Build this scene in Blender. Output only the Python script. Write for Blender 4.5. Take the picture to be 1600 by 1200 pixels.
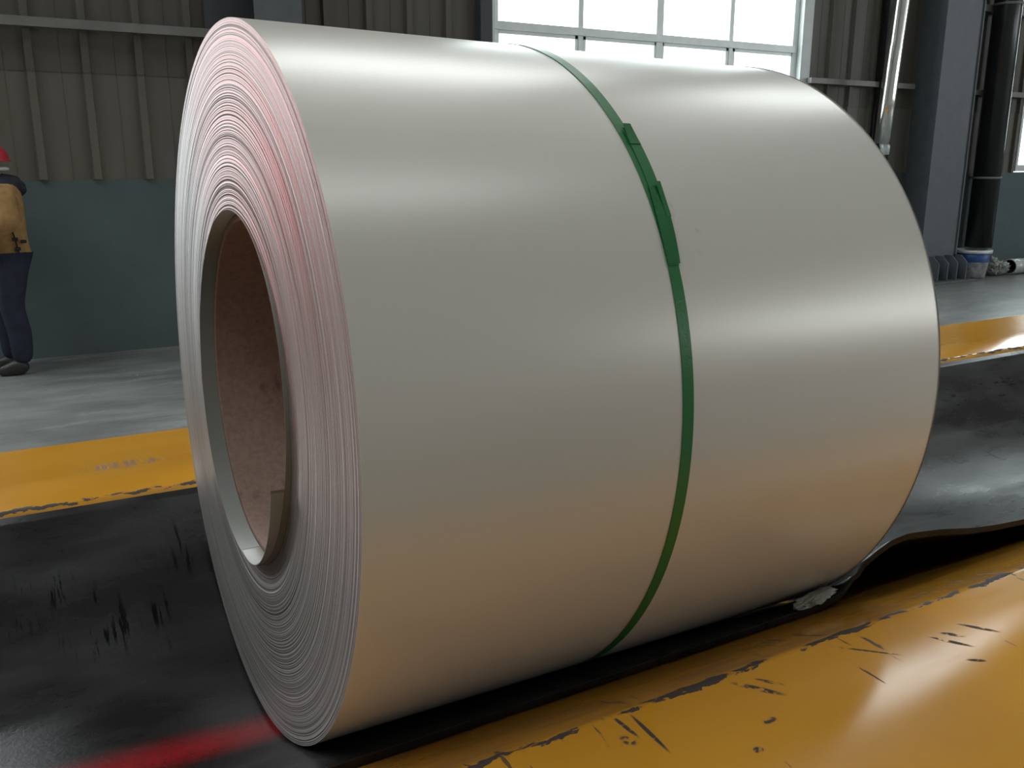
import bpy, bmesh, math, random
import numpy as np
from mathutils import Vector, Matrix, noise as mnoise

rnd = random.Random(7)
for o in list(bpy.data.objects):
    bpy.data.objects.remove(o)
scene = bpy.context.scene
COL = scene.collection

# ------------------------------------------------------------------ camera
FPX, PITCH, ROLL, YAW = 1390.4, 0.24296, 0.0002, 0.51091
fw = Vector((math.sin(YAW) * math.cos(PITCH), math.cos(YAW) * math.cos(PITCH), -math.sin(PITCH)))
rt = fw.cross(Vector((0, 0, 1))).normalized()
up = rt.cross(fw)
cam_data = bpy.data.cameras.new('camera')
cam_data.sensor_width = 36.0
cam_data.lens = FPX / 1600 * 36.0
cam_data.clip_start = 0.05
cam_data.clip_end = 300
cam = bpy.data.objects.new('camera', cam_data)
COL.objects.link(cam)
cam.matrix_world = Matrix(((rt.x, up.x, -fw.x, -0.3214), (rt.y, up.y, -fw.y, -1.5410),
                           (rt.z, up.z, -fw.z, 1.4800), (0, 0, 0, 1)))
scene.camera = cam

# ------------------------------------------------------------------ sky, light, exposure
SKY = 5.5
world = bpy.data.worlds.new('overcast_sky')
scene.world = world
world.use_nodes = True
bg = world.node_tree.nodes['Background']
bg.inputs[0].default_value = (0.90, 0.97, 1.0, 1)
bg.inputs[1].default_value = SKY
vs = scene.view_settings
vs.view_transform = 'Standard'
vs.look = 'None'
vs.gamma = 1
vs.use_curve_mapping = False
vs.exposure = 0.22
scene.cycles.use_denoising = True
scene.cycles.max_bounces = 6
scene.cycles.diffuse_bounces = 4
scene.cycles.glossy_bounces = 3
scene.cycles.use_adaptive_sampling = True
scene.cycles.adaptive_threshold = 0.03
scene.cycles.transparent_max_bounces = 12
scene.cycles.sample_clamp_indirect = 6.0


def portal(loc, normal, sx, sy):
    """window opening through which the overcast sky is sampled"""
    ld = bpy.data.lights.new('sky_portal', 'AREA')
    ld.shape = 'RECTANGLE'
    ld.size, ld.size_y = sx, sy
    ld.cycles.is_portal = True
    o = bpy.data.objects.new('sky_portal', ld)
    COL.objects.link(o)
    o.location = loc
    o.rotation_euler = Vector(normal).to_track_quat('-Z', 'Y').to_euler()
    return o


# added red spot without fixture or known source, tints the coil's end face
rl = bpy.data.lights.new('red_tint_spot', 'SPOT')
rl.color = (1.0, 0.10, 0.12)
rl.energy = 150
rl.spot_size = math.radians(15)
rl.spot_blend = 1.0
rl.shadow_soft_size = 0.08
rlo = bpy.data.objects.new('red_tint_spot', rl)
COL.objects.link(rlo)
rlo.location = (-2.6, 2.6, 2.75)
rlo.rotation_euler = (Vector((0, -0.26, 1.50)) - Vector(rlo.location)).to_track_quat('-Z', 'Y').to_euler()

# ------------------------------------------------------------------ helpers
S_DEF = {}


def link(o, parent=None):
    COL.objects.link(o)
    if parent:
        o.parent = parent
    return o


def from_bm(name, bm, m, parent=None, smooth=False):
    me = bpy.data.meshes.new(name)
    bm.normal_update()
    bm.to_mesh(me)
    bm.free()
    if m:
        me.materials.append(m)
    if smooth:
        for p in me.polygons:
            p.use_smooth = True
    return link(bpy.data.objects.new(name, me), parent)


def from_py(name, v, f, m, parent=None, smooth=False):
    me = bpy.data.meshes.new(name)
    me.from_pydata([tuple(map(float, q)) for q in v], [], f)
    me.update()
    if m:
        me.materials.append(m)
    if smooth:
        for p in me.polygons:
            p.use_smooth = True
    return link(bpy.data.objects.new(name, me), parent)


def box(bm, x0, x1, y0, y1, z0, z1, bevel=0.0):
    r = bmesh.ops.create_cube(bm, size=1)
    vs_ = r['verts']
    for v in vs_:
        v.co = Vector((x0 + (v.co.x + .5) * (x1 - x0), y0 + (v.co.y + .5) * (y1 - y0), z0 + (v.co.z + .5) * (z1 - z0)))
    if bevel:
        es = list({e for v in vs_ for e in v.link_edges})
        bmesh.ops.bevel(bm, geom=es, offset=bevel, segments=2, affect='EDGES', profile=.5)


def boxes(name, L, m, parent=None, bevel=0.0):
    bm = bmesh.new()
    for b in L:
        box(bm, *b, bevel=bevel)
    return from_bm(name, bm, m, parent)


def tube(bm, pts, r, seg=16, cap=True):
    """round tube along points; r is a number or one per point"""
    pts = [Vector(p) for p in pts]
    n = len(pts)
    rings = []
    ref = None
    for i, p in enumerate(pts):
        d = (pts[min(i + 1, n - 1)] - pts[max(i - 1, 0)]).normalized()
        if ref is None:
            ref = Vector((1, 0, 0)) if abs(d.x) < .9 else Vector((0, 1, 0))
        a = (ref - d * ref.dot(d)).normalized()
        ref = a
        b = d.cross(a)
        rr = r[i] if hasattr(r, '__len__') else r
        rings.append([bm.verts.new(p + (a * math.cos(t) + b * math.sin(t)) * rr)
                      for t in [2 * math.pi * k / seg for k in range(seg)]])
    for i in range(n - 1):
        for k in range(seg):
            bm.faces.new((rings[i][k], rings[i][(k + 1) % seg], rings[i + 1][(k + 1) % seg], rings[i + 1][k]))
    if cap:
        bm.faces.new(rings[0][::-1])
        bm.faces.new(rings[-1])


def lathe(name, prof, m, parent=None, seg=48, axis='Z', smooth=True, close=False):
    """prof: (radius, height) pairs turned about the axis"""
    v, f = [], []
    n = len(prof)
    for k in range(seg):
        t = 2 * math.pi * k / seg
        for r, h in prof:
            v.append((r * math.cos(t), r * math.sin(t), h) if axis == 'Z' else (h, r * math.cos(t), r * math.sin(t)))
    for k in range(seg):
        k2 = (k + 1) % seg
        for i in range(n - 1 if not close else n):
            j = (i + 1) % n
            f.append((k * n + i, k2 * n + i, k2 * n + j, k * n + j))
    o = from_py(name, v, f, m, parent, smooth)
    return o


def empty(name, loc=(0, 0, 0), label=None, cat=None, group=None, kind=None):
    o = bpy.data.objects.new(name, None)
    COL.objects.link(o)
    o.location = loc
    return tag(o, label, cat, group, kind)


def tag(o, label=None, cat=None, group=None, kind=None):
    if label: o['label'] = label
    if cat: o['category'] = cat
    if group: o['group'] = group
    if kind: o['kind'] = kind
    return o


# ------------------------------------------------------------------ material helpers
class NT:
    def __init__(self, name):
        self.m = bpy.data.materials.new(name)
        self.m.use_nodes = True
        self.t = self.m.node_tree
        self.b = self.t.nodes['Principled BSDF']
        self._c = None

    def put(self, sock, v):
        if isinstance(v, bpy.types.NodeSocket):
            self.t.links.new(v, sock)
        else:
            sock.default_value = v

    def set(self, **kw):
        names = dict(col='Base Color', rough='Roughness', metal='Metallic', spec='Specular IOR Level', normal='Normal',
                     aniso='Anisotropic', tangent='Tangent', coat='Coat Weight', coat_rough='Coat Roughness',
                     emit='Emission Color', emit_s='Emission Strength', alpha='Alpha', sheen='Sheen Weight')
        for k, v in kw.items():
            if k in ('col', 'emit') and not isinstance(v, bpy.types.NodeSocket) and len(v) == 3:
                v = (*v, 1)
            self.put(self.b.inputs[names[k]], v)
        return self

    def co(self):
        if self._c is None:
            self._c = self.t.nodes.new('ShaderNodeTexCoord').outputs['Object']
        return self._c

    def map(self, scale=(1, 1, 1), loc=(0, 0, 0), rot=(0, 0, 0)):
        n = self.t.nodes.new('ShaderNodeMapping')
        self.t.links.new(self.co(), n.inputs[0])
        n.inputs['Scale'].default_value = scale
        n.inputs['Location'].default_value = loc
        n.inputs['Rotation'].default_value = rot
        return n.outputs[0]

    def noise(self, vec=None, scale=5, detail=4, rough=.55, dist=0.0):
        n = self.t.nodes.new('ShaderNodeTexNoise')
        self.t.links.new(vec if vec is not None else self.co(), n.inputs['Vector'])
        n.inputs['Scale'].default_value = scale
        n.inputs['Detail'].default_value = detail
        n.inputs['Roughness'].default_value = rough
        n.inputs['Distortion'].default_value = dist
        return n.outputs['Fac']

    def noise1(self, w, scale, detail=2, rough=.5):
        n = self.t.nodes.new('ShaderNodeTexNoise')
        n.noise_dimensions = '1D'
        self.put(n.inputs['W'], w)
        n.inputs['Scale'].default_value = scale
        n.inputs['Detail'].default_value = detail
        n.inputs['Roughness'].default_value = rough
        return n.outputs['Fac']

    def sep(self, vec=None):
        n = self.t.nodes.new('ShaderNodeSeparateXYZ')
        self.t.links.new(vec if vec is not None else self.co(), n.inputs[0])
        return n.outputs[0], n.outputs[1], n.outputs[2]

    def op(self, o, a, b=0.0, c=0.0, clamp=False):
        n = self.t.nodes.new('ShaderNodeMath')
        n.operation = o
        n.use_clamp = clamp
        self.put(n.inputs[0], a)
        self.put(n.inputs[1], b)
        self.put(n.inputs[2], c)
        return n.outputs[0]

    def ss(self, v, lo, hi, a=0.0, b=1.0):
        n = self.t.nodes.new('ShaderNodeMapRange')
        n.interpolation_type = 'SMOOTHSTEP'
        self.put(n.inputs[0], v)
        n.inputs[1].default_value = lo
        n.inputs[2].default_value = hi
        n.inputs[3].default_value = a
        n.inputs[4].default_value = b
        return n.outputs[0]

    def mix(self, f, a, b):
        n = self.t.nodes.new('ShaderNodeMix')
        n.data_type = 'RGBA'
        self.put(n.inputs[0], f)
        for s, v in ((n.inputs[6], a), (n.inputs[7], b)):
            if not isinstance(v, bpy.types.NodeSocket) and len(v) == 3:
                v = (*v, 1)
            self.put(s, v)
        return n.outputs[2]

    def bump(self, h, strength=.3, dist=.01, normal=None):
        n = self.t.nodes.new('ShaderNodeBump')
        n.inputs['Strength'].default_value = strength
        n.inputs['Distance'].default_value = dist
        self.t.links.new(h, n.inputs['Height'])
        if normal is not None:
            self.t.links.new(normal, n.inputs['Normal'])
        return n.outputs[0]

    def spot(self, cx, cy, rx, ry, ang=0.0, soft=.35):
        """soft elliptical patch in the object's x-y plane, 1 inside"""
        x, y, z = self.sep()
        dx = self.op('SUBTRACT', x, cx)
        dy = self.op('SUBTRACT', y, cy)
        c, s = math.cos(ang), math.sin(ang)
        u = self.op('ADD', self.op('MULTIPLY', dx, c / rx), self.op('MULTIPLY', dy, s / rx))
        v = self.op('ADD', self.op('MULTIPLY', dx, -s / ry), self.op('MULTIPLY', dy, c / ry))
        r = self.op('SQRT', self.op('ADD', self.op('MULTIPLY', u, u), self.op('MULTIPLY', v, v)))
        return self.ss(r, 1.0 - soft, 1.0 + soft, 1.0, 0.0)


def simple(name, col, rough=.6, metal=0.0, spec=.5, var=.15, scale=6, bump=0.0, bscale=60):
    t = NT(name)
    n = t.noise(scale=scale, detail=5)
    c = t.mix(t.ss(n, .3, .7), [q * (1 - var) for q in col], [min(1, q * (1 + var)) for q in col])
    t.set(col=c, rough=rough, metal=metal, spec=spec)
    if bump:
        t.set(normal=t.bump(t.noise(scale=bscale, detail=3), bump, .004))
    return t.m


MAT = {}


def build_materials():
    # painted steel of the coil
    t = NT('satin_pearl_paint')
    n = t.noise(scale=3.0, detail=3)
    x, y, z = t.sep()
    scuff = t.op('MULTIPLY', t.op('MULTIPLY', t.spot(.535, -.515, .03, .022, 0, .5), t.ss(z, 0, .05)), t.ss(t.noise(scale=70, detail=4), .58, .68))
    body = t.mix(n, (0.670, 0.630, 0.562), (0.700, 0.658, 0.590))
    t.set(col=t.mix(t.op('MULTIPLY', scuff, .22), body, (0.2, 0.19, 0.18)), rough=.31, metal=.25, spec=.5,
          normal=t.bump(t.noise(scale=900, detail=1), .06, .0006))
    MAT['paint'] = t.m
    # slit edges of all the wraps
    t = NT('slit_steel_edges')
    x, y, z = t.sep()
    r = t.op('SQRT', t.op('ADD', t.op('MULTIPLY', y, y), t.op('MULTIPLY', z, z)))
    fine = t.noise1(r, 900, 3, .7)
    mid = t.noise1(r, 130, 3, .6)
    speck = t.noise(scale=420, detail=2)
    h = t.op('ADD', t.op('MULTIPLY', fine, .6), t.op('MULTIPLY', mid, .15))
    k = t.op('ADD', t.op('MULTIPLY', fine, .5), t.op('ADD', t.op('MULTIPLY', mid, .25), t.op('MULTIPLY', speck, .25)))
    tan = t.t.nodes.new('ShaderNodeTangent')
    tan.direction_type = 'RADIAL'
    tan.axis = 'X'
    t.set(col=t.mix(t.ss(k, .35, .68), (0.27, 0.25, 0.238), (0.46, 0.435, 0.415)), metal=.55, rough=.42, aniso=.7,
          tangent=tan.outputs[0], normal=t.bump(h, .28, .0010))
    MAT['edge'] = t.m
    t = NT('grey_back_coat')
    n = t.noise(scale=5, detail=3)
    t.set(col=t.mix(n, (0.19, 0.185, 0.16), (0.22, 0.215, 0.185)), rough=.5, metal=.15, spec=.4)
    MAT['back'] = t.m
    MAT['back_light'] = simple('back_coat_light', (0.36, 0.34, 0.30), .5, .1, var=.05)
    # cardboard
    t = NT('cardboard')
    st = t.noise(t.map((9, 7, 7)), 1.3, 6, .62)
    fib = t.noise(t.map((3, 3, 3)), 30, 3)
    c = t.mix(t.ss(fib, .3, .7), (0.25, 0.162, 0.125), (0.31, 0.205, 0.16))
    c = t.mix(t.op('MULTIPLY', t.ss(st, .58, .72), .8), c, (0.13, 0.075, 0.055))
    t.set(col=c, rough=.8, spec=.25, normal=t.bump(fib, .2, .002))
    MAT['card'] = t.m
    # green strap
    t = NT('green_strap')
    n = t.noise(t.map((1, 1, 1)), 300, 2)
    t.set(col=(0.016, 0.155, 0.036), rough=.30, spec=.5, normal=t.bump(n, .25, .0012))
    MAT['strap'] = t.m
    t = NT('green_tape')
    n = t.noise(scale=120, detail=3)
    t.set(col=(0.013, 0.135, 0.034), rough=.24, spec=.5, normal=t.bump(n, .35, .002))
    MAT['tape'] = t.m
    # yellow saddle paint with chips along the two bends
    t = NT('worn_yellow_paint')
    x, y, z = t.sep()
    ay = t.op('ABSOLUTE', y)
    d = t.op('SUBTRACT', ay, 0.6427)
    ad = t.op('ABSOLUTE', d)
    big = t.noise(t.map((.9, 1.5, 1.5)), 2.2, 5)
    smear = t.noise(t.map((2, 9, 9)), 3, 5, .6)
    c = t.mix(t.ss(big, .3, .7), (0.58, 0.255, 0.014), (0.645, 0.295, 0.022))
    # grime on the sloping side below the bend
    slope = t.ss(d, -.02, .002, 1.0, 0.0)
    gr = t.op('MULTIPLY', slope, t.ss(smear, .3, .75, .12, .75))
    c = t.mix(gr, c, (0.27, 0.14, 0.05))
    c = t.mix(t.op('MULTIPLY', t.ss(smear, .55, .8), .25), c, (0.50, 0.26, 0.06))
    # chips on the bend
    n1 = t.noise(t.map((1.0, 2.0, 2.0), rot=(0, 0, .15)), 30, 6, .65, .4)
    n0 = t.noise(t.map((1, 1, 1)), 3.1, 2)
    off = t.op('ABSOLUTE', t.op('ADD', d, t.op('MULTIPLY', t.op('SUBTRACT', t.noise(t.map((1, 0, 0)), 9, 4), .5), .035)))
    near = t.ss(off, .0, .030, .16, -.42)
    chip = t.ss(t.op('ADD', t.op('ADD', n1, near), t.op('MULTIPLY', t.op('SUBTRACT', n0, .5), .75)), .60, .635)
    # scratches running across the plate
    s1 = t.noise(t.map((26, 3.2, 3), rot=(0, 0, -.85)), 2.0, 4, .6)
    s2 = t.noise(t.map((1, 1, 1)), 4.5, 3)
    far_from = t.ss(ad, .03, .30, .06, -.08)
    scr = t.ss(t.op('ADD', t.op('ADD', s1, far_from), t.op('MULTIPLY', t.op('SUBTRACT', s2, .5), .7)), .715, .75)
    s3 = t.noise(t.map((60, 2.2, 3), rot=(0, 0, .55)), 1.5, 3, .6)
    scr2 = t.op('MULTIPLY', t.ss(s3, .73, .76), t.ss(s2, .5, .62))
    nearside = t.ss(y, -.3, .3, 1.0, 0.0)
    w = t.op('MAXIMUM', chip, t.op('MULTIPLY', t.op('MULTIPLY', t.op('MAXIMUM', scr, scr2), .85), nearside))
    # the row of little bars scuffed through the paint beyond the coil
    bars = t.op('MULTIPLY', t.spot(-0.13, .865, .10, .03, 0, .2), t.ss(t.noise(t.map((34, 2, 1)), 3, 3), .42, .55))
    w = t.op('MAXIMUM', w, t.op('MULTIPLY', bars, .7))
    rag = t.ss(t.noise(scale=75, detail=4), .36, .5)
    for cx_, cy_, rx_, ry_, an in ((.572, -.695, .036, .006, -.92), (.60, -.69, .02, .004, -.9), (.366, -.70, .045, .0035, -1.62), (.345, -.672, .03, .0035, -1.5), (.33, -.70, .012, .008, -1.2),
                                   (.945, -.748, .030, .0045, -1.0), (.968, -.735, .018, .005, -.8), (1.025, -.742, .030, .0045, -.95), (.93, -.805, .014, .004, -.6), (.47, -.80, .008, .006, 0), (.53, -.76, .012, .006, 0), (.80, -.70, .05, .0025, -.75)):
        w = t.op('MAXIMUM', w, t.op('MULTIPLY', t.spot(cx_, cy_, rx_, ry_, an, .3), rag))
    steel = t.mix(n1, (0.040, 0.031, 0.027), (0.095, 0.080, 0.074))
    c = t.mix(w, c, steel)
    t.set(col=c, rough=t.op('ADD', t.op('MULTIPLY', w, .5), t.ss(smear, .3, .8, .16, .21)), spec=t.op('SUBTRACT', .5, t.op('MULTIPLY', w, .35)),
          normal=t.bump(t.op('SUBTRACT', t.op('MULTIPLY', t.noise(scale=7, detail=2), .6), t.op('MULTIPLY', w, .25)), .035, .01))
    MAT['yellow'] = t.m
    # black rubber
    t = NT('black_rubber')
    n = t.noise(t.map((1.0, 2.2, 2.2)), 3.5, 6, .6)
    f = t.noise(t.map((3, 3, 3)), 40, 4, .6)
    sc = t.noise(t.map((20, 2.4, 2.4), rot=(0, 0, .35)), 1.6, 5, .65)
    pt = t.noise(scale=4.2, detail=2)
    cut = t.op('MULTIPLY', t.ss(sc, .60, .67), t.ss(pt, .5, .62))
    streak = t.ss(t.noise(t.map((55, 4, 4), rot=(0, 0, .12)), 1.5, 5, .7), .54, .60)
    cl = None
    for cx_, cy_, rx_, ry_ in ((-.07, .44, .028, .07), (-.255, .30, .07, .09), (-.15, .31, .04, .05), (-.40, .36, .07, .07), (-.31, .385, .03, .05)):
        q = t.spot(cx_, cy_, rx_, ry_, 0, .4)
        cl = q if cl is None else t.op('MAXIMUM', cl, q)
    streak2 = t.ss(t.noise(t.map((16, 60, 60), rot=(0, 0, .95)), .9, 5, .7), .57, .63)
    cl2 = t.op('MAXIMUM', t.spot(2.70, .41, .22, .06, .3, .4), t.spot(2.95, .46, .2, .06, .3, .4))
    marks = t.op('MAXIMUM', t.op('MULTIPLY', streak, cl), t.op('MULTIPLY', streak2, cl2))
    cut = t.op('MAXIMUM', t.op('MULTIPLY', cut, .5), marks)
    c = t.mix(t.ss(n, .3, .75), (0.010, 0.009, 0.0088), (0.025, 0.023, 0.0225))
    c = t.mix(t.op('MULTIPLY', t.ss(n, .5, .8), t.ss(f, .4, .7)), c, (0.034, 0.034, 0.036))
    c = t.mix(cut, c, (0.002, 0.002, 0.002))
    # soft red streak in the rubber colour in front of the coil
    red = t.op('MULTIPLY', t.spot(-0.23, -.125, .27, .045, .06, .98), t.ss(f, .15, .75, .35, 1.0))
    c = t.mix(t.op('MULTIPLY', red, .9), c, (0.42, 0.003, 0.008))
    t.set(col=c, rough=t.op('ADD', t.ss(n, .25, .8, .22, .42), t.op('MULTIPLY', cut, .35)), spec=t.op('SUBTRACT', .27, t.op('MULTIPLY', cut, .22)),
          normal=t.bump(t.op('ADD', t.op('MULTIPLY', n, .5), t.op('MULTIPLY', f, .12)), .30, .010))
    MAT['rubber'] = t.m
    # concrete
    t = NT('worn_concrete')
    a = t.noise(t.map((1, 1.6, 1), rot=(0, 0, .3)), .9, 8, .62)
    b = t.noise(t.map((1.0, 5, 1), rot=(0, 0, .12)), 1.3, 6, .65)
    f = t.noise(scale=60, detail=3)
    c = t.mix(t.ss(a, .3, .7), (0.13, 0.133, 0.128), (0.25, 0.255, 0.248))
    c = t.mix(t.op('MULTIPLY', t.ss(b, .48, .72), .6), c, (0.36, 0.37, 0.365))
    c = t.mix(t.op('MULTIPLY', t.ss(b, .47, .28), .55), c, (0.09, 0.088, 0.082))
    t.set(col=c, rough=t.ss(b, .3, .7, .42, .26), spec=.5, normal=t.bump(t.op('ADD', f, a), .08, .01))
    MAT['concrete'] = t.m
    # wall paints and sheets
    t = NT('teal_plaster')
    a = t.noise(scale=1.7, detail=7, rough=.65)
    c = t.mix(t.ss(a, .3, .7), (0.086, 0.118, 0.124), (0.104, 0.141, 0.147))
    t.set(col=c, rough=.62, spec=.35, normal=t.bump(t.noise(scale=45, detail=4), .15, .006))
    MAT['teal'] = t.m

    def sheet(name, ca, cb):
        t = NT(name)
        a = t.noise(t.map((5, 5, .6)), 1.4, 6, .6)
        t.set(col=t.mix(t.ss(a, .3, .72), ca, cb), rough=.5, spec=.4, metal=.0)
        return t.m
    MAT['sheet'] = sheet('beige_sheet', (0.125, 0.116, 0.096), (0.152, 0.141, 0.118))
    MAT['sheet_up'] = sheet('beige_sheet_dark', (0.096, 0.087, 0.073), (0.118, 0.109, 0.091))  # darker beige for the upper sheets and the backing
    MAT['girt'] = simple('galvanised_girt', (0.20, 0.195, 0.185), .5, .2, var=.1)
    MAT['column'] = simple('blue_grey_steel', (0.112, 0.130, 0.143), .5, 0, var=.08)
    MAT['darkpost'] = simple('dark_purlin_steel', (0.055, 0.058, 0.068), .5, 0, var=.1)
    MAT['frame'] = simple('aluminium_frame', (0.72, 0.76, 0.75), .4, .2, var=.05)
    MAT['jamb'] = simple('white_jamb', (0.70, 0.74, 0.73), .5, 0, var=.04)
    MAT['plainwall'] = simple('plain_wall', (0.42, 0.41, 0.385), .7, 0, var=.08, scale=1)
    MAT['roof'] = simple('roof_sheet', (0.50, 0.49, 0.47), .6, 0, var=.08, scale=1)
    MAT['black_pipe'] = simple('black_pipe', (0.016, 0.016, 0.018), .28, 0, var=.1)
    MAT['chrome'] = simple('bright_steel', (0.78, 0.77, 0.73), .16, 1.0, var=.06, scale=9, bump=.06, bscale=22)
    t = NT('window_glass')
    t.t.nodes.remove(t.b)
    tr = t.t.nodes.new('ShaderNodeBsdfTransparent')
    tr.inputs[0].default_value = (0.93, 0.96, 0.95, 1)
    gl = t.t.nodes.new('ShaderNodeBsdfGlossy')
    gl.inputs['Roughness'].default_value = .02
    mx = t.t.nodes.new('ShaderNodeMixShader')
    out = [n for n in t.t.nodes if n.type == 'OUTPUT_MATERIAL'][0]
    mx.inputs[0].default_value = .05
    t.t.links.new(tr.outputs[0], mx.inputs[1])
    t.t.links.new(gl.outputs[0], mx.inputs[2])
    t.t.links.new(mx.outputs[0], out.inputs[0])
    MAT['glass'] = t.m
    MAT['bucket'] = simple('stained_white_plastic', (0.30, 0.29, 0.31), .5, 0, var=.35, scale=14)
    MAT['bucket_blue'] = simple('blue_label', (0.022, 0.075, 0.26), .4, 0, var=.2, scale=12)
    MAT['film'] = simple('clear_film', (0.42, 0.44, 0.41), .22, .1, var=.4, scale=18, bump=.6, bscale=25)
    MAT['foil'] = simple('white_wrapped_roll', (0.60, 0.62, 0.61), .25, .15, var=.15, scale=8, bump=.5, bscale=18)
    MAT['dark'] = simple('dark_core', (0.03, 0.028, 0.026), .8)
    MAT['jacket'] = simple('mustard_padding', (0.36, 0.205, 0.075), .75, 0, var=.18, scale=14, bump=.5, bscale=22)
    MAT['navy'] = simple('navy_cloth', (0.016, 0.02, 0.042), .8, 0, var=.25, scale=14)
    MAT['black_cloth'] = simple('black_cloth', (0.018, 0.02, 0.03), .8, 0, var=.2)
    MAT['skin'] = simple('skin', (0.42, 0.25, 0.18), .55, 0, var=.05)
    MAT['helmet'] = simple('red_plastic', (0.50, 0.028, 0.045), .3, 0, var=.05)
    MAT['shoe'] = simple('shoe_leather', (0.03, 0.028, 0.026), .5, 0, var=.2)
    MAT['white_cloth'] = simple('white_cloth', (0.6, 0.6, 0.6), .7, 0, var=.05)


build_materials()

# ------------------------------------------------------------------ the hall
YW = 6.19                     # inner face of the wall behind the coil
X0, X1, YO, ZR = -22.0, 27.0, -15.0, 14.5
BAY = 8.27
DADO = 1.36
WIN_Z0, WIN_Z1 = 1.37, 5.5
CL_Z0, CL_Z1 = 9.3, 13.8
WINX = [(3.84 + BAY * k, 7.74 + BAY * k) for k in (-1, 0, 1)]
WINX[0] = (-4.4, -1.0)

fl = boxes('floor', [(X0, X1, YO, YW + .25, -.2, 0)], MAT['concrete'])
tag(fl, 'worn grey concrete floor of the hall', None, None, 'structure')

# wall behind the coil: painted plinth wall, backing above it with window openings
L = [(X0, X1, YW, YW + .25, 0, DADO)]
prev = X0
for a, b in WINX:
    L.append((prev, a - .07, YW + .06, YW + .25, DADO, WIN_Z1))
    prev = b + .07
L.append((prev, X1, YW + .06, YW + .25, DADO, WIN_Z1))
dado = boxes('wall_back', L[:1], MAT['teal'])
tag(dado, 'teal painted plinth wall with beige ribbed sheets above it', None, None, 'structure')
boxes('sheet_backing', L[1:], MAT['sheet_up'], dado)
CLX = [(2.7, 8.2), (11.0, 16.5)]      # high windows
U = [(X0, X1, YW, YW + .25, WIN_Z1, CL_Z0), (X0, X1, YW, YW + .25, CL_Z1, ZR)]
prev = X0
for a, b in CLX:
    U.append((prev, a, YW, YW + .25, CL_Z0, CL_Z1))
    prev = b
U.append((prev, X1, YW, YW + .25, CL_Z0, CL_Z1))
boxes('upper_wall', U, MAT['plainwall'], dado)

# ribbed sheets, one strip with one rib each
PW = .3755


def sheet_mesh(z0, z1, m, proud):
    y = YW + .012 - proud
    prof = [(-.190, y), (-.012, y), (-.008, y - .004), (-.004, y), (.122, y), (.134, y - .04), (.186, y - .04), (.1955, y - .004), (.1955, y + .02), (-.190, y + .02)]
    prof = [(px - .16, py) for px, py in prof]
    v = [(px, py, z0) for px, py in prof] + [(px, py, z1) for px, py in prof]
    n = len(prof)
    f = [(i, (i + 1) % n, n + (i + 1) % n, n + i) for i in range(n)]
    f += [tuple(range(n))[::-1], tuple(range(n, 2 * n))]
    me = bpy.data.meshes.new('wall_panel')
    me.from_pydata(v, [], f)
    me.update()
    me.materials.append(m)
    return me


me_lo = sheet_mesh(DADO, 2.145, MAT['sheet'], 0.0)
me_up = sheet_mesh(2.14, WIN_Z1 + .0, MAT['sheet_up'], .006)
xr = -.035 - 8 * PW
while xr < 18.5:
    lo, hi = xr - .35, xr + .036
    if not any(lo < b + .10 and hi > a - .06 for a, b in WINX):
        for me in (me_lo, me_up):
            o = bpy.data.objects.new('wall_panel', me)
            link(o, dado)
            o.location.x = xr
    xr += PW

tag(boxes('trim_1', [(-9, WINX[1][0] - .08, YW - .12, YW - .045, 2.435, 2.50)], MAT['girt']),
    'long grey wall girt to the left of the big window', None, None, 'structure')
tag(boxes('trim_2', [(WINX[1][1] + .12, 9.66, YW - .10, YW - .03, 2.37, 2.43)], MAT['girt']),
    'grey wall girt between the big window and the steel column', None, None, 'structure')
tag(boxes('trim_3', [(10.45, WINX[2][0] - .04, YW - .10, YW - .03, 2.345, 2.41)], MAT['girt']),
    'lower grey girt behind the black downpipe', None, None, 'structure')
tag(boxes('trim_4', [(10.45, WINX[2][0] + 1.5, YW - .12, YW - .03, 3.36, 3.44)], MAT['girt']),
    'upper grey girt behind the black downpipe', None, None, 'structure')


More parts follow.
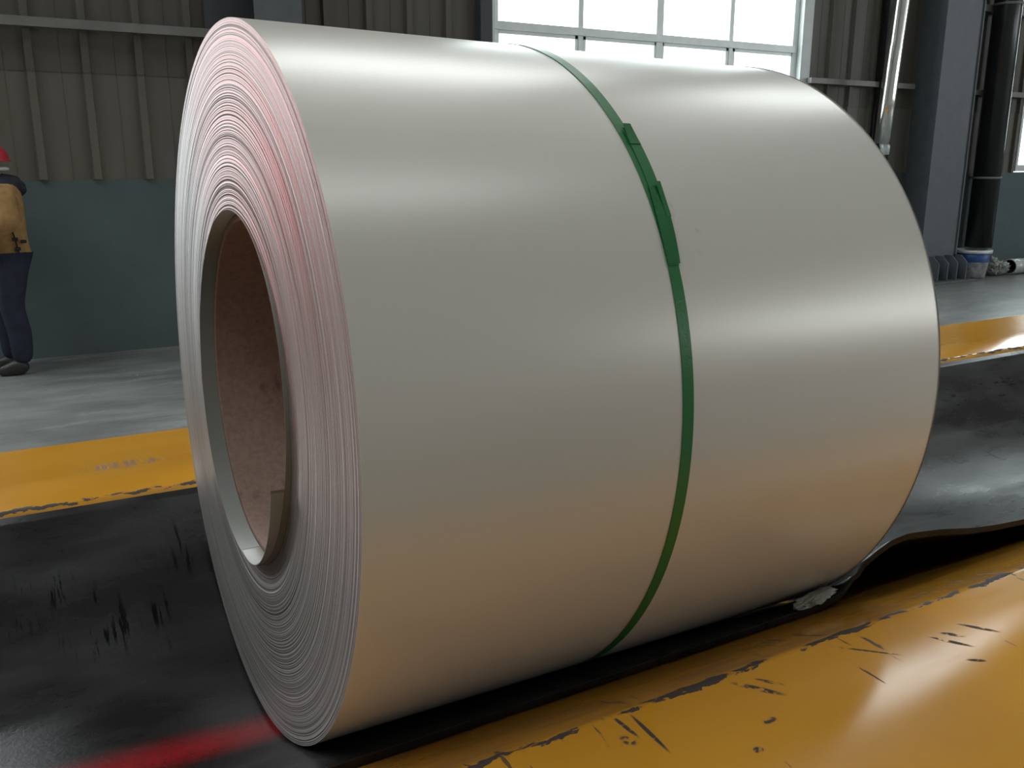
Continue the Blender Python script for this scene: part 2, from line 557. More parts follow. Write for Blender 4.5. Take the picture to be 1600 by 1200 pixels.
def window(n, a, b, z0, z1, label, full=True):
    root = empty('window_%d' % n, ((a + b) / 2, YW, z0), label, None, None, 'structure')
    ox, oy, oz = root.location

    def part(name, L, m):
        return boxes(name, [(q[0] - ox, q[1] - ox, q[2] - oy, q[3] - oy, q[4] - oz, q[5] - oz) for q in L], m, root, .004)
    y0, y1 = YW + .05, YW + .11
    fw_ = .055
    part('frame', [(a - .02, a + fw_, y0, y1, z0, z1), (b - fw_, b + .02, y0, y1, z0, z1), (a, b, y0, y1, z0, z0 + fw_), (a, b, y0, y1, z1 - fw_, z1)], MAT['frame'])
    part('jamb', [(b + .02, b + .17, YW - .02, YW + .20, z0, z1)], MAT['jamb'])
    part('jamb', [(a - .07, a - .02, YW - .03, YW + .20, z0, z1)], MAT['frame'])
    w = (b - a) / 4
    zt = 2.735
    xs = [a + w * k for k in range(5)]
    for k in range(1, 4):
        t = .045 if k == 2 else .03
        part('mullion', [(xs[k] - t, xs[k] + t, y0, y1, z0, z1)], MAT['frame'])
    part('transom', [(a, b, y0 - .012, y1, zt - .04, zt + .035)], MAT['frame'])
    for k in range(4):
        # opening sash in the lower row, fixed light above
        e0, e1 = xs[k] + .03, xs[k + 1] - .03
        s = .035
        ys0, ys1 = y0 + .005, y1 - .01
        part('sash', [(e0, e0 + s, ys0, ys1, z0 + fw_, zt - .04), (e1 - s, e1, ys0, ys1, z0 + fw_, zt - .04), (e0, e1, ys0, ys1, z0 + fw_, z0 + fw_ + s), (e0, e1, ys0, ys1, zt - .075, zt - .04)], MAT['frame'])
        part('pane', [(e0 + s, e1 - s, y0 + .022, y0 + .028, z0 + fw_ + s, zt - .075)], MAT['glass'])
        part('pane', [(e0, e1, y0 + .022, y0 + .028, zt + .035, z1 - fw_)], MAT['glass'])
    return root


window(1, *WINX[1], WIN_Z0, WIN_Z1, 'wide aluminium window with white sky behind, above the coil')
window(2, *WINX[2], WIN_Z0, WIN_Z1, 'window at the far right edge beyond the black downpipe')
for i, (a, b) in enumerate(WINX):
    portal(((a + b) / 2, YW + .16, (WIN_Z0 + WIN_Z1) / 2), (0, -1, 0), b - a, WIN_Z1 - WIN_Z0)
for i, (a, b) in enumerate(CLX):
    portal(((a + b) / 2, YW + .16, (CL_Z0 + CL_Z1) / 2), (0, -1, 0), b - a, CL_Z1 - CL_Z0)

# opposite long wall with a wide window towards the right, end walls, roof with strips of daylight
FX0, FX1, FZ0, FZ1 = 14.5, 26.0, 4.6, 6.5
tag(boxes('wall_front', [(X0, X1, YO - .25, YO, 0, FZ0), (X0, X1, YO - .25, YO, FZ1, ZR), (X0, FX0, YO - .25, YO, FZ0, FZ1), (FX1, X1, YO - .25, YO, FZ0, FZ1)], MAT['plainwall']),
    'long wall behind the camera with one wide window', None, None, 'structure')
portal(((FX0 + FX1) / 2, YO - .1, (FZ0 + FZ1) / 2), (0, 1, 0), FX1 - FX0, FZ1 - FZ0)
tag(boxes('wall_left', [(X0 - .25, X0, YO - .25, YW + .25, 0, ZR)], MAT['plainwall']), 'end wall of the hall on the left', None, None, 'structure')
DY0, DY1, DZ0, DZ1 = -14.0, -7.0, 3.2, 8.5
tag(boxes('wall_right', [(X1, X1 + .25, YO - .25, DY0, 0, ZR), (X1, X1 + .25, DY1, YW + .25, 0, ZR), (X1, X1 + .25, DY0, DY1, 0, DZ0), (X1, X1 + .25, DY0, DY1, DZ1, ZR)], MAT['plainwall']),
    'end wall of the hall with a large high opening', None, None, 'structure')
portal((X1 + .1, (DY0 + DY1) / 2, (DZ0 + DZ1) / 2), (-1, 0, 0), DY1 - DY0, DZ1 - DZ0)
# roof: one strip of daylight along the hall, three across it on the left
holes = [(.5, 8.5, -5.9, -4.9)] + [(a, a + 2.0, -5.0, 5.0) for a in (-15.0, -11.0, -7.0)]
gx = sorted({X0 - .25, X1 + .25} | {h[0] for h in holes} | {h[1] for h in holes})
gy = sorted({YO - .25, YW + .25} | {h[2] for h in holes} | {h[3] for h in holes})
L = []
for i in range(len(gx) - 1):
    for k in range(len(gy) - 1):
        mx_, my_ = (gx[i] + gx[i + 1]) / 2, (gy[k] + gy[k + 1]) / 2
        if not any(h[0] < mx_ < h[1] and h[2] < my_ < h[3] for h in holes):
            L.append((gx[i], gx[i + 1], gy[k], gy[k + 1], ZR, ZR + .2))
for h in holes:
    portal(((h[0] + h[1]) / 2, (h[2] + h[3]) / 2, ZR + .1), (0, 0, -1), h[1] - h[0], h[3] - h[2])
tag(boxes('ceiling', L, MAT['roof']), 'sheet roof with strips of daylight', None, None, 'structure')

# ------------------------------------------------------------------ steel columns and pipes on the wall
t = empty('steel_column', (10.06, 5.8, 0), 'broad blue-grey steel column with stiffened foot, right of the coil', 'column')
YF = 5.8
cx = 10.06


def loc_boxes(root, name, L, m, bevel=0.003):
    ox, oy, oz = root.location
    return boxes(name, [(q[0] - ox, q[1] - ox, q[2] - oy, q[3] - oy, q[4] - oz, q[5] - oz) for q in L], m, root, bevel)


loc_boxes(t, 'front_flange', [(9.72, 10.40, YF, YF + .025, .03, 6)], MAT['column'])
loc_boxes(t, 'side_plate', [(9.73, 9.755, YF + .025, YW, .03, 6)], MAT['column'])
loc_boxes(t, 'side_plate', [(10.365, 10.39, YF + .025, YW, .03, 6)], MAT['column'])
loc_boxes(t, 'edge_rib', [(10.385, 10.405, YF - .02, YF, .30, 6)], MAT['column'])
loc_boxes(t, 'base_plate', [(9.62, 10.52, YF - .26, YW, 0, .03)], MAT['column'])
me = None
for k in range(4):
    x = 9.83 + .185 * k
    prof = [(YF, .03), (YF - .19, .03), (YF - .19, .25), (YF - .10, .335), (YF, .335)]
    v = [(x - cx, y - YF, z) for y, z in prof] + [(x - cx + .014, y - YF, z) for y, z in prof]
    f = [(0, 1, 2, 3, 4), (9, 8, 7, 6, 5)] + [(i, 5 + i, 5 + (i + 1) % 5, (i + 1) % 5) for i in range(5)]
    from_py('stiffener', v, f, MAT['column'], t)

t = empty('steel_column', (1.72, 5.8, 0), 'blue-grey steel column behind the top left of the coil', 'column')
loc_boxes(t, 'front_flange', [(1.53, 1.90, YF, YF + .02, .03, 6)], MAT['column'])
loc_boxes(t, 'web', [(1.705, 1.72, YF + .02, YW, .03, 6)], MAT['column'])
loc_boxes(t, 'dark_backing', [(1.22, 1.90, YW - .06, YW - .04, .03, 6)], MAT['darkpost'])  # dark plate behind the column, reaching past its left side
loc_boxes(t, 'base_plate', [(1.4, 2.03, YF - .1, YW, 0, .03)], MAT['column'])

o = boxes('wall_post', [(3.63, 3.755, YW - .10, YW + .02, DADO, 5)], MAT['darkpost'], None, .006)
tag(o, 'dark blue-grey post along the left side of the big window', 'post')

# black square pipe close to the wall, right of the window
bm = bmesh.new()
tube(bm, [(9.10, YW - .12, 0), (9.10, YW - .12, 6)], .10, 20)
o = from_bm('drain_pipe', bm, MAT['black_pipe'], None, True)
tag(o, 'black vertical drain pipe behind the bright steel tube', 'pipe')

# bright steel tube with a small foot
px_, py_ = 8.72, 5.72
t = empty('steel_tube', (px_, py_, 0), 'bright shiny steel tube standing upright behind the coil, right of the window', 'tube')
bm = bmesh.new()
tube(bm, [(-.03, 0, 1.70), (0.0, 0, 2.2), (.035, 0, 2.75), (.042, 0, 2.80), (.085, 0, 3.4), (.25, 0, 6)], [.088, .09, .09, .086, .09, .09], 24)
from_bm('shaft', bm, MAT['chrome'], t, True)
bm = bmesh.new()
tube(bm, [(0.0, 0, 1.72), (.035, 0, 1.66), (.04, 0, 1.58)], [.05, .055, .045], 16)
from_bm('foot', bm, MAT['frame'], t, True)
bm = bmesh.new()
tube(bm, [(0.03, 0.02, 0), (.03, 0.02, 1.68)], .03, 12)
from_bm('stand', bm, MAT['darkpost'], t, True)

# black downpipe with clips
dx, dy = 11.10, 5.95
t = empty('downpipe', (dx, dy, 0), 'thick black downpipe with grey clips, at the right edge above the pail', 'pipe')
bm = bmesh.new()
tube(bm, [(0, 0, .385), (0, 0, 6)], .168, 28)
from_bm('shaft', bm, MAT['black_pipe'], t, True)
for z in (1.28, 3.42):
    bm = bmesh.new()
    tube(bm, [(0, 0, z), (0, 0, z + .03)], .178, 28)
    c_ = from_bm('clip', bm, MAT['girt'], t, True)
    boxes('bracket', [(-.03, .03, .15, YW - dy, z, z + .03)], MAT['girt'], c_)

# ------------------------------------------------------------------ clutter at the foot of the wall, right
bx_, by_ = 10.87, 5.86
t = empty('pail', (bx_, by_, 0), 'stained white plastic pail with blue upper half under the downpipe', 'pail')
lathe('body', [(0, 0), (.165, 0), (.175, .02), (.200, .22), (.2, .225)], MAT['bucket'], t)
lathe('blue_label', [(.2005, .215), (.218, .33), (.214, .332)], MAT['bucket_blue'], t)
lathe('rim', [(.212, .325), (.232, .33), (.232, .37), (.205, .372), (.198, .33), (.19, .20), (0, .19)], MAT['frame'], t)

rx, ry = 11.62, 5.80
t = empty('wrapped_roll', (rx, ry, 0.105), 'white film wrapped roll lying on the floor at the right edge', 'roll')
bm = bmesh.new()
pts = [(k * .1, 0, 0) for k in range(26)]
tube(bm, pts, [.105 + .012 * math.sin(k * 1.7) * (k > 1) for k in range(26)], 24, cap=False)
for v in bm.verts:
    q = mnoise.noise(v.co * 9) * .012 * min(1, v.co.x * 5)
    v.co.y *= 1 + q * 8
    v.co.z = max(-.105, v.co.z * (1 + q * 8))
o = from_bm('wrap', bm, MAT['foil'], t, True)
lathe('core_tube', [(.104, -.002), (.104, .25), (.092, .25), (.092, -.002)], MAT['foil'], t, 32, 'X', True, True)
lathe('core_lining', [(.0915, .001), (.0915, .30), (0.0, .30)], MAT['dark'], t, 32, 'X')

# crumpled clear film between pail and roll
bm = bmesh.new()
bmesh.ops.create_icosphere(bm, subdivisions=5, radius=1)
for v in bm.verts:
    d = v.co.normalized()
    q = .72 + .55 * abs(mnoise.noise(d * 2.3 + Vector((3, 1, 7)))) + .35 * abs(mnoise.noise(d * 6.1)) + .16 * abs(mnoise.noise(d * 14))
    v.co = Vector((d.x * .225 * q, d.y * .16 * q, max(0, (d.z * .5 + .48) * .20 * q * (1.05 + .4 * d.x * -1))))
o = from_bm('plastic_film', bm, MAT['film'], None, False)
o.location = (11.36, 5.86, 0)
tag(o, 'crumpled heap of clear plastic film between the pail and the wrapped roll', 'film')

# ------------------------------------------------------------------ yellow cradle (V-shaped saddle)
ZC = 1.10                    # height of the coil axis
RC = .6
TILT, CYAW, LC = -0.01890, 0.00744, 1.0569      # the coil lies very slightly off level
RY, RZ = .6427, ZC - .378    # bend of the saddle plates
SL = math.radians(25.5)
CX0, CX1 = -2.7, 6.2
VB = .05                     # half width of the flat bottom of the V
ZB = RZ - (RY - VB) * math.tan(SL)

cr = empty('coil_cradle', (0, 0, 0), 'worn yellow steel cradle with sloping sides carrying the coil', 'cradle')


def beam(sign, parent):
    # closed profile in y-z with a rounded bend, swept along x
    prof = [(1.136, .06), (1.136, RZ - .006), (1.130, RZ)]
    for k in range(7):
        a = SL * k / 6
        rr = .035
        cxx, czz = RY + rr * math.tan(SL / 2), RZ - rr
        prof.append((cxx - rr * math.sin(a), czz + rr * math.cos(a)))
    prof += [(VB, ZB), (VB, ZB - .03), (RY - .02, RZ - .22), (RY - .02, .06)]
    xs = np.linspace(CX0, CX1, 120)
    v, f = [], []
    n = len(prof)
    for x in xs:
        for y, z in prof:
            w = .0015 * mnoise.noise(Vector((x * 2.5, y * 3, sign)))
            v.append((x, y * sign, z + w))
    for i in range(len(xs) - 1):
        for k in range(n):
            j = (k + 1) % n
            q = (i * n + k, i * n + j, (i + 1) * n + j, (i + 1) * n + k)
            f.append(q if sign < 0 else q[::-1])
    f.append(tuple(range(n)) if sign > 0 else tuple(range(n))[::-1])
    e = (len(xs) - 1) * n
    f.append(tuple(range(e, e + n))[::-1] if sign > 0 else tuple(range(e, e + n)))
    o = from_py('side_beam', v, f, MAT['yellow'], parent)
    for p in o.data.polygons:
        p.use_smooth = len(p.vertices) == 4 and abs(p.normal.z) > .6
    return o


beam(-1, cr)
beam(1, cr)
boxes('trough_plate', [(CX0, CX1, -VB - .02, VB + .02, ZB - .03, ZB - .002)], MAT['yellow'], cr)
boxes('base_plate', [(CX0, CX1, -1.16, 1.16, 0, .06)], MAT['yellow'], cr)

# ------------------------------------------------------------------ rubber sheet draped in the cradle
RT = .013


def slope_z(y):
    return RZ - (RY - abs(y)) * math.tan(SL)


YE = -.466                   # near edge of the sheet


def near_edge_lift(x):
    xs = [-9, .94, .98, 1.026, 1.07, 1.12, 1.16, 1.207, 1.311, 1.422, 1.514, 1.611, 1.8, 2.1, 2.6, 9]
    zs = [0, 0, .003, .013, .057, .080, .093, .096, .083, .064, .053, .044, .030, .014, .004, .004]
    return float(np.interp(x, xs, zs))


def rub_z(x, y):
    yy = abs(y)
    z = slope_z(y) + RT + .001
    # the trough is rounded where the sheet spans the bottom of the V
    if yy < .25:
        z0 = slope_z(.25) + RT + .001
        z = z0 - .25 * math.tan(SL) * (1 - (yy / .25) ** 2) * .5
    L_ = near_edge_lift(x)
    if y < .05 and L_ > 0:
        s = (0.05 - y) / (.05 - YE)
        z += L_ * s ** 2.0
    # free sheet hangs a little higher beyond the coil, with small waves
    free = min(1, max(0, (-.03 - x) / .3)) + min(1, max(0, (x - 1.08) / .3))
    if yy < .3:
        z += free * .02 * (1 - (yy / .3) ** 2)
    z += .006 * free * (mnoise.noise(Vector((x * 2.2, y * 4, 1.3))) + .3)
    # pressed down by the coil
    if -.03 < x < 1.075 and yy < .59:
        z = min(z, ZC + math.sin(TILT) * x - math.sqrt(RC * RC - y * y) - .003)
    return z


xs = sorted(set(list(np.linspace(-2.4, -.05, 40)) + list(np.linspace(-.04, .9, 30)) + list(np.linspace(.92, 1.8, 60)) + list(np.linspace(1.85, 5.9, 60))))
ys = list(np.linspace(YE, -.3, 14)) + list(np.linspace(-.285, .285, 36)) + list(np.linspace(.3, .607, 14))
v, f = [], []
nx, ny = len(xs), len(ys)
for x in xs:
    for y in ys:
        v.append((x, y, rub_z(x, y)))
for x in xs:
    for y in ys:
        v.append((x, y, rub_z(x, y) - RT))
N = nx * ny
for i in range(nx - 1):
    for k in range(ny - 1):
        a, b, c, d = i * ny + k, (i + 1) * ny + k, (i + 1) * ny + k + 1, i * ny + k + 1
        f.append((a, b, c, d))
        f.append((a + N, d + N, c + N, b + N))
for i in range(nx - 1):
    a, b = i * ny, (i + 1) * ny
    f.append((b, a, a + N, b + N))
    a, b = i * ny + ny - 1, (i + 1) * ny + ny - 1
    f.append((a, b, b + N, a + N))
for k in range(ny - 1):
    f.append((k, k + 1, k + 1 + N, k + N))
    e = (nx - 1) * ny
    f.append((e + k + 1, e + k, e + k + N, e + k + 1 + N))
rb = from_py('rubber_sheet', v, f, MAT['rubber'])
for p in rb.data.polygons:
    p.use_smooth = p.index < 2 * (nx - 1) * (ny - 1)
tag(rb, 'black rubber sheet lining the yellow cradle under the coil', 'rubber sheet')

# ------------------------------------------------------------------ the coil
coil = empty('steel_coil', (0, 0, ZC), 'large coil of satin pearl-grey painted steel sheet lying on its side', 'coil')
ca, sa = math.cos(TILT), math.sin(TILT)
cb, sb = math.cos(CYAW), math.sin(CYAW)
M3 = Matrix(((cb, -sb, 0), (sb, cb, 0), (0, 0, 1))) @ Matrix(((ca, 0, -sa), (0, 1, 0), (sa, 0, ca)))
coil_q = M3.to_quaternion()
coil.rotation_mode = 'QUATERNION'
coil.rotation_quaternion = coil_q

RI = .305
# body with a very slightly rounded edge and faint waviness
prof = [(RC, .0)] + [(RC, .003 + (LC - .003) * k / 24) for k in range(25)]
lathe('outer_wrap', prof, MAT['paint'], coil, 256, 'X')

# end face: many wraps, each a hair proud of or behind its neighbours
r2 = random.Random(3)


def face_mesh(name, seed, n, seg, flip):
    """flat ring of wraps; the innermost wraps are pulled out, more so at the bottom of the bore"""
    rr = random.Random(seed)
    walk, pr = 0, []
    for k in range(n):
        r = RC - .0005 - (RC - .0005 - RI - .0020) * k / (n - 1)
        walk = walk * .9 + rr.uniform(-.00005, .00005)
        x = walk + rr.uniform(-.00006, .00006)
        if rr.random() < .05:
            x += rr.choice((-1, 1)) * .00014
        dr = (RC - RI) / n * .47
        pr += [(r + dr, x), (r - dr, x)]
    v, f = [], []
    m = len(pr)
    for q in range(seg):
        a = 2 * math.pi * q / seg
        low = .5 - .5 * math.sin(a)
        for r, x in pr:
            xx = x + (.0005 + .0048 * low) * math.exp(-((r - .328) / .018) ** 2)
            v.append((LC - xx if flip else xx, r * math.cos(a), r * math.sin(a)))
    for q in range(seg):
        q2 = (q + 1) % seg
        for i in range(m - 1):
            w = (q * m + i, q2 * m + i, q2 * m + i + 1, q * m + i + 1)
            f.append(w[::-1] if flip else w)
    return from_py(name, v, f, MAT['edge'], coil, True)


o = face_mesh('end_face', 5, 260, 224, False)
o['label'] = 'end face showing the fine edges of hundreds of wraps'
face_mesh('end_face', 9, 60, 128, True)
# innermost wrap standing proud of the face, further out at the bottom
v, f = [], []
seg = 192
for q in range(seg):
    a = 2 * math.pi * q / seg
    low = .5 - .5 * math.sin(a)
    p_ = .002 + .010 * low
    for r, x in ((RI + .0012, .012), (RI + .0010, -p_ + .0004), (RI + .0006, -p_), (RI, -p_), (RI, LC + .008), (RI + .005, LC + .008), (RI + .006, LC - .01)):
        v.append((x, r * math.cos(a), r * math.sin(a)))
for q in range(seg):
    q2 = (q + 1) % seg
    for i in range(6):
        f.append((q * 7 + i, q2 * 7 + i, q2 * 7 + i + 1, q * 7 + i + 1))
from_py('inner_sleeve', v, f, MAT['back'], coil, True)
# loose start of the strip inside the bore: a lap that ends in a square step
v, f = [], []
A0, A1 = math.radians(197), math.radians(272)
n = 60
for k in range(n + 1):
    a = A0 + (A1 - A0) * k / n
    pr = -.010 - .019 * (1 - (k / n)) ** .8
    for r, x in ((RI - .0005, pr), (RI - .0018, pr), (RI - .0018, .06), (RI - .0005, .06)):
        v.append((x, r * math.cos(a), r * math.sin(a)))
for k in range(n):
    for j in range(4):
        j2 = (j + 1) % 4
        f.append((k * 4 + j, (k + 1) * 4 + j, (k + 1) * 4 + j2, k * 4 + j2))
f += [(3, 2, 1, 0), (n * 4, n * 4 + 1, n * 4 + 2, n * 4 + 3)]
o = from_py('strip_end', v, f, MAT['back_light'], coil, True)
for p in o.data.polygons:
    p.use_smooth = abs(p.normal.x) < .5

# cardboard core inside the bore
core = lathe('cardboard_core', [(RI - .004, .022), (RI - .005, .020), (RI - .016, .020), (RI - .018, .022), (RI - .018, LC - .02), (RI - .004, LC - .02)], MAT['card'], None, 128, 'X', True, True)
tag(core, 'brown stained cardboard tube inside the bore of the coil', 'core tube')
core.location = (0, 0, ZC)
core.rotation_mode = 'QUATERNION'
core.rotation_quaternion = coil_q

# ------------------------------------------------------------------ green strapping band
strap = empty('strapping_band', (0, 0, ZC), 'narrow green plastic strap tied round the middle of the coil', 'strap')
strap.rotation_mode = 'QUATERNION'
strap.rotation_quaternion = coil_q


def band(name, a0, a1, xc, half, r, th, m, n=None):
    """strip on the coil between two angles above the camera side (0 = towards camera, 90 = top); xc, half and r may vary"""
    n = n or max(8, int(abs(a1 - a0) / 1.5))
    v, f = [], []
    for k in range(n + 1):
        t = k / n
        a = math.radians(a0 + (a1 - a0) * t)
        x = xc(t) if callable(xc) else xc
        h = half(t) if callable(half) else half
        rr = r(t) if callable(r) else r
        for xx, q in ((x - h, rr), (x + h, rr), (x + h, rr + th), (x - h, rr + th)):
            v.append((xx, -q * math.cos(a), q * math.sin(a)))
    closed = abs(a1 - a0) >= 359.9
    for k in range(n):
        for j in range(4):
            j2 = (j + 1) % 4
            f.append((k * 4 + j, k * 4 + j2, (k + 1) * 4 + j2, (k + 1) * 4 + j))
    if not closed:
        f += [(3, 2, 1, 0), (n * 4, n * 4 + 1, n * 4 + 2, n * 4 + 3)]
    o = from_py(name, v, f, m, strap)
    for p in o.data.polygons:
        p.use_smooth = False
    bmm = bmesh.new()
    bmm.from_mesh(o.data)
    bmesh.ops.recalc_face_normals(bmm, faces=bmm.faces)
    bmm.to_mesh(o.data)
    bmm.free()
    return o


band('band', 0, 360, .4925, .0098, RC + .0005, .0009, MAT['strap'], 240)
# the overlapping tail lies slightly askew over the band and is held by two turns of tape
band('band_tail', 24.4, 47.0, lambda t: .4925 + .009 * t + .003 * math.sin(math.pi * t), .0096, lambda t: RC + .0016 + .002 * t ** 8, .0009, MAT['strap'])
band('tape', 24.6, 36.4, lambda t: .4935 + .0075 * t, lambda t: .0112 + .0016 * math.sin(math.pi * t), RC + .0028, .0003, MAT['tape'])
band('tape', 43.8, 47.6, lambda t: .5005 + .0015 * t, lambda t: .0098 - .003 * t, lambda t: RC + .0040 + .003 * t ** 2, .0003, MAT['tape'])
band('tape', 31.5, 36.9, lambda t: .5075 - .001 * t, .0042, lambda t: RC + .0032 + .004 * t ** 2, .0003, MAT['strap'])

# small pale crumpled lump between the coil and the lifted edge of the rubber
bm = bmesh.new()
bmesh.ops.create_icosphere(bm, subdivisions=4, radius=1)
for q in bm.verts:
    d = q.co.normalized()
    w = .7 + .6 * abs(mnoise.noise(d * 2.6)) + .4 * abs(mnoise.noise(d * 7))
    q.co = Vector((d.x * .05 * w, d.y * .018 * w, d.z * .007 * w + .010 * d.x))
o = from_bm('pale_lump', bm, MAT['film'])
o.location = (.965, -.450, ZC - .441)
tag(o, 'small pale crumpled lump under the coil at the lifted rubber edge', 'film')

# ------------------------------------------------------------------ person at the left edge
PX, PY = -.36, 5.75


def skin(name, verts, edges, m, parent=None, sub=2, root=0):
    me = bpy.data.meshes.new(name)
    me.from_pydata([q[0] for q in verts], edges, [])
    o = bpy.data.objects.new(name, me)
    COL.objects.link(o)
    md = o.modifiers.new('skin', 'SKIN')
    md.use_smooth_shade = True
    sv = me.skin_vertices[0].data
    for i, q in enumerate(verts):
        r = q[1]
        sv[i].radius = r if isinstance(r, tuple) else (r, r)
    sv[root].use_root = True
    s = o.modifiers.new('sub', 'SUBSURF')
    s.levels = s.render_levels = sub
    me.materials.append(m)
    if parent:
        o.parent = parent
    return o


# faces -x, seen from its right side... hips over the feet, hands together in front
bv = [((0, 0, .90), .08), ((.01, 0, 1.08), .09), ((.02, 0, 1.30), .10), ((.01, 0, 1.40), .07), ((0, 0, 1.47), .052), ((-.02, 0, 1.545), .078), ((-.03, 0, 1.62), .085), ((-.025, 0, 1.66), .06),
      ((.02, -.17, 1.36), .052), ((.03, -.22, 1.10), .042), ((-.27, -.10, 1.10), .034), ((.02, .17, 1.36), .052), ((.03, .22, 1.10), .042), ((-.27, .10, 1.10), .034),
      ((0, -.09, .86), .085), ((.0, -.095, .48), .055), ((.02, -.10, .10), .04), ((0, .09, .86), .085), ((-.04, .095, .48), .055), ((-.03, .10, .10), .04), ((-.125, 0, 1.56), .016)]
be = [(0, 1), (1, 2), (2, 3), (3, 4), (4, 5), (5, 6), (6, 7), (2, 8), (8, 9), (9, 10), (2, 11), (11, 12), (12, 13), (0, 14), (14, 15), (15, 16), (0, 17), (17, 18), (18, 19), (5, 20)]
# hands: palm, four fingers and a thumb on each side
for wi, s in ((10, -1), (13, 1)):
    w = Vector(bv[wi][0])
    p = w + Vector((-.075, -.02 * s, -.005))
    bv.append((tuple(p), (.018, .034)))
    pi = len(bv) - 1
    be.append((wi, pi))
    for fi in range(4):
        a = p + Vector((-.035, -.012 * s, .028 - .018 * fi))
        b = a + Vector((-.03 + .004 * abs(fi - 1), -.03 * s, -.004))
        bv.append((tuple(a), .009))
        bv.append((tuple(b), .008))
        be += [(pi, len(bv) - 2), (len(bv) - 2, len(bv) - 1)]
    a = w + Vector((-.045, -.01 * s, .045))
    b = a + Vector((-.03, -.015 * s, .012))
    bv.append((tuple(a), .011))
    bv.append((tuple(b), .009))
    be += [(pi, len(bv) - 2), (len(bv) - 2, len(bv) - 1)]
person = skin('person', bv, be, MAT['skin'])
person.location = (PX, PY, 0)
person.scale = (1, 1, .95)
tag(person, 'person in a mustard padded jacket, navy trousers and red helmet at the left edge', 'person')
# jacket
jv = [((0.02, 0, .82), (.175, .19)), ((0.02, 0, .90), (.17, .185)), ((.02, 0, 1.02), (.15, .17)), ((.03, 0, 1.12), (.145, .175)), ((.05, 0, 1.28), (.165, .19)), ((.03, 0, 1.39), (.10, .13)), ((.02, 0, 1.45), .085),
      ((.03, -.20, 1.35), .088), ((.06, -.27, 1.13), .078), ((-.08, -.20, 1.08), .066), ((-.24, -.115, 1.10), .055), ((.03, .20, 1.35), .088), ((.06, .27, 1.13), .078), ((-.08, .20, 1.08), .066), ((-.24, .115, 1.10), .055)]
je = [(0, 1), (1, 2), (2, 3), (3, 4), (4, 5), (5, 6), (4, 7), (7, 8), (8, 9), (9, 10), (4, 11), (11, 12), (12, 13), (13, 14)]
skin('jacket', jv, je, MAT['jacket'], person)
# hood hanging behind the neck
bm = bmesh.new()
bmesh.ops.create_icosphere(bm, subdivisions=4, radius=1)
for q in bm.verts:
    d = q.co.normalized()
    w = 1 + .12 * mnoise.noise(d * 2.5)
    q.co = Vector((.075 + d.x * .115 * w, d.y * .145 * w, 1.385 + d.z * .095 * w + .25 * max(0, -d.x) * .08))
from_bm('hood', bm, MAT['black_cloth'], person, True)
bm = bmesh.new()
tube(bm, [(-.06, -.075, 1.50), (0, -.09, 1.52), (.07, -.06, 1.52), (.09, 0, 1.52), (.07, .06, 1.52), (0, .09, 1.52), (-.06, .075, 1.50)], .014, 10)
from_bm('mask_strap', bm, MAT['white_cloth'], person, True)
# quilting cords and buckles on the back of the jacket
bm = bmesh.new()
tube(bm, [(.04, -.15, 1.33), (.05, -.165, 1.25), (.06, -.165, 1.12), (.08, -.165, 1.02), (.10, -.165, .86)], .006, 8)
from_bm('jacket_seam', bm, MAT['black_cloth'], person, True)
for x, y, z in ((.06, -.166, 1.13), (.08, -.166, 1.02), (.13, -.145, 1.00), (.09, -.168, .95)):
    bm = bmesh.new()
    box(bm, x - .018, x + .018, y - .012, y + .012, z - .012, z + .012, .004)
    from_bm('buckle', bm, MAT['black_cloth'], person)
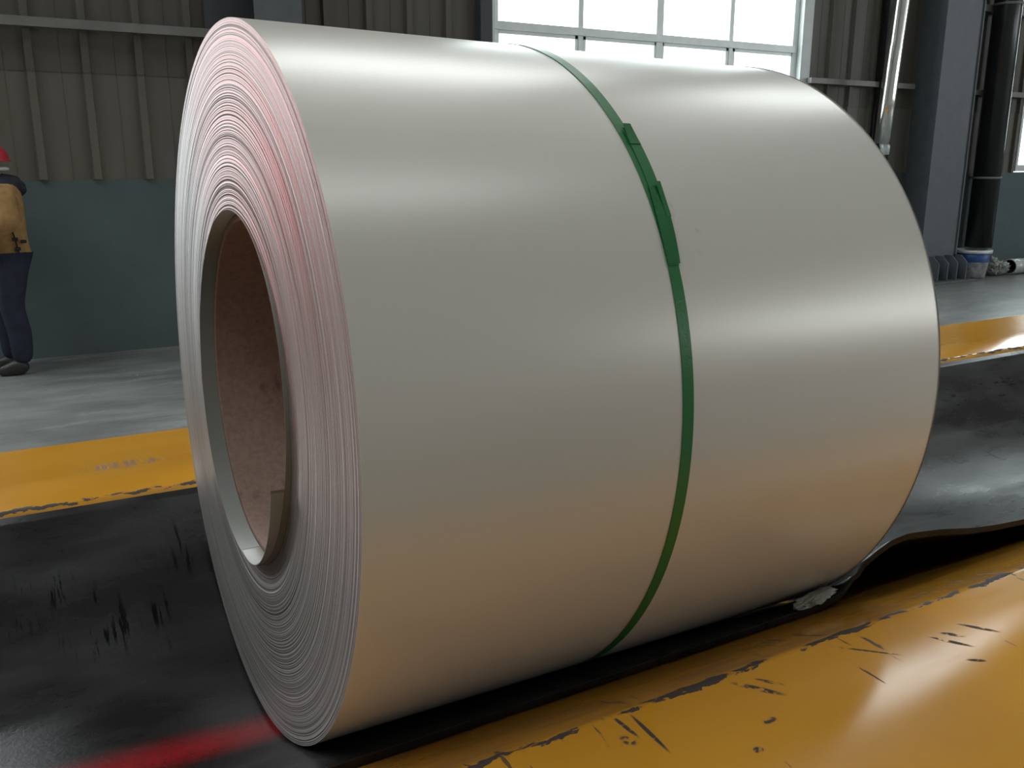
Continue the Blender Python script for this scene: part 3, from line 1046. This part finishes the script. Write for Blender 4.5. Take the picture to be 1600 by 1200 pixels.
# trousers
tv = [((0.02, 0, .96), (.13, .155)), ((.035, -.09, .82), (.125, .11)), ((-.0, -.095, .50), .083), ((.035, -.10, .34), .086), ((.03, -.10, .075), .07), ((.02, .09, .82), (.125, .11)), ((-.05, .095, .50), .083), ((-.03, .10, .34), .084), ((-.03, .10, .075), .07)]
te = [(0, 1), (1, 2), (2, 3), (3, 4), (0, 5), (5, 6), (6, 7), (7, 8)]
skin('trousers', tv, te, MAT['navy'], person)
for ox_, oy_ in ((.03, -.10), (-.03, .10)):
    sv_ = [((.035 + ox_, oy_, .05), (.05, .05)), ((-.02 + ox_, oy_, .055), (.05, .05)), ((-.10 + ox_, oy_, .04), (.035, .048)), ((-.17 + ox_, oy_, .03), (.028, .045)), ((ox_ + .01, oy_, .11), .058)]
    skin('shoe', sv_, [(0, 1), (1, 2), (2, 3), (1, 4)], MAT['shoe'], person)
# helmet with brim
v, f = [], []
nr, ns = 10, 32
for i in range(nr + 1):
    a = math.pi / 2 * i / nr
    for k in range(ns):
        t_ = 2 * math.pi * k / ns
        v.append((-.025 + .135 * math.cos(t_) * math.sin(a), .112 * math.sin(t_) * math.sin(a), 1.585 + .125 * math.cos(a)))
for k in range(ns):
    t_ = 2 * math.pi * k / ns
    br = 1.12 if math.cos(t_) > -.2 else 1.12 + .3 * (-math.cos(t_) - .2)
    v.append((-.025 + .135 * math.cos(t_) * br, .112 * math.sin(t_) * br, 1.575))
for i in range(nr + 1):
    for k in range(ns):
        f.append((i * ns + k, (i + 1) * ns + k, (i + 1) * ns + (k + 1) % ns, i * ns + (k + 1) % ns))
hm = from_py('helmet', v, f, MAT['helmet'], person, True)
sd = hm.modifiers.new('solid', 'SOLIDIFY')
sd.thickness = .004
# face: eyes and ears on the head
for s in (-1, 1):
    bm = bmesh.new()
    bmesh.ops.create_uvsphere(bm, u_segments=12, v_segments=8, radius=.012)
    o = from_bm('eye', bm, MAT['white_cloth'], person, True)
    o.location = (-.098, .032 * s, 1.60)
    bm = bmesh.new()
    bmesh.ops.create_uvsphere(bm, u_segments=12, v_segments=8, radius=.03)
    for q in bm.verts:
        q.co.y *= .35
        q.co.x *= .65
    o = from_bm('ear', bm, MAT['skin'], person, True)
    o.location = (-.01, .083 * s, 1.565)
bm = bmesh.new()
box(bm, -.112, -.095, -.022, .022, 1.525, 1.532, .003)
from_bm('mouth', bm, MAT['skin'], person)
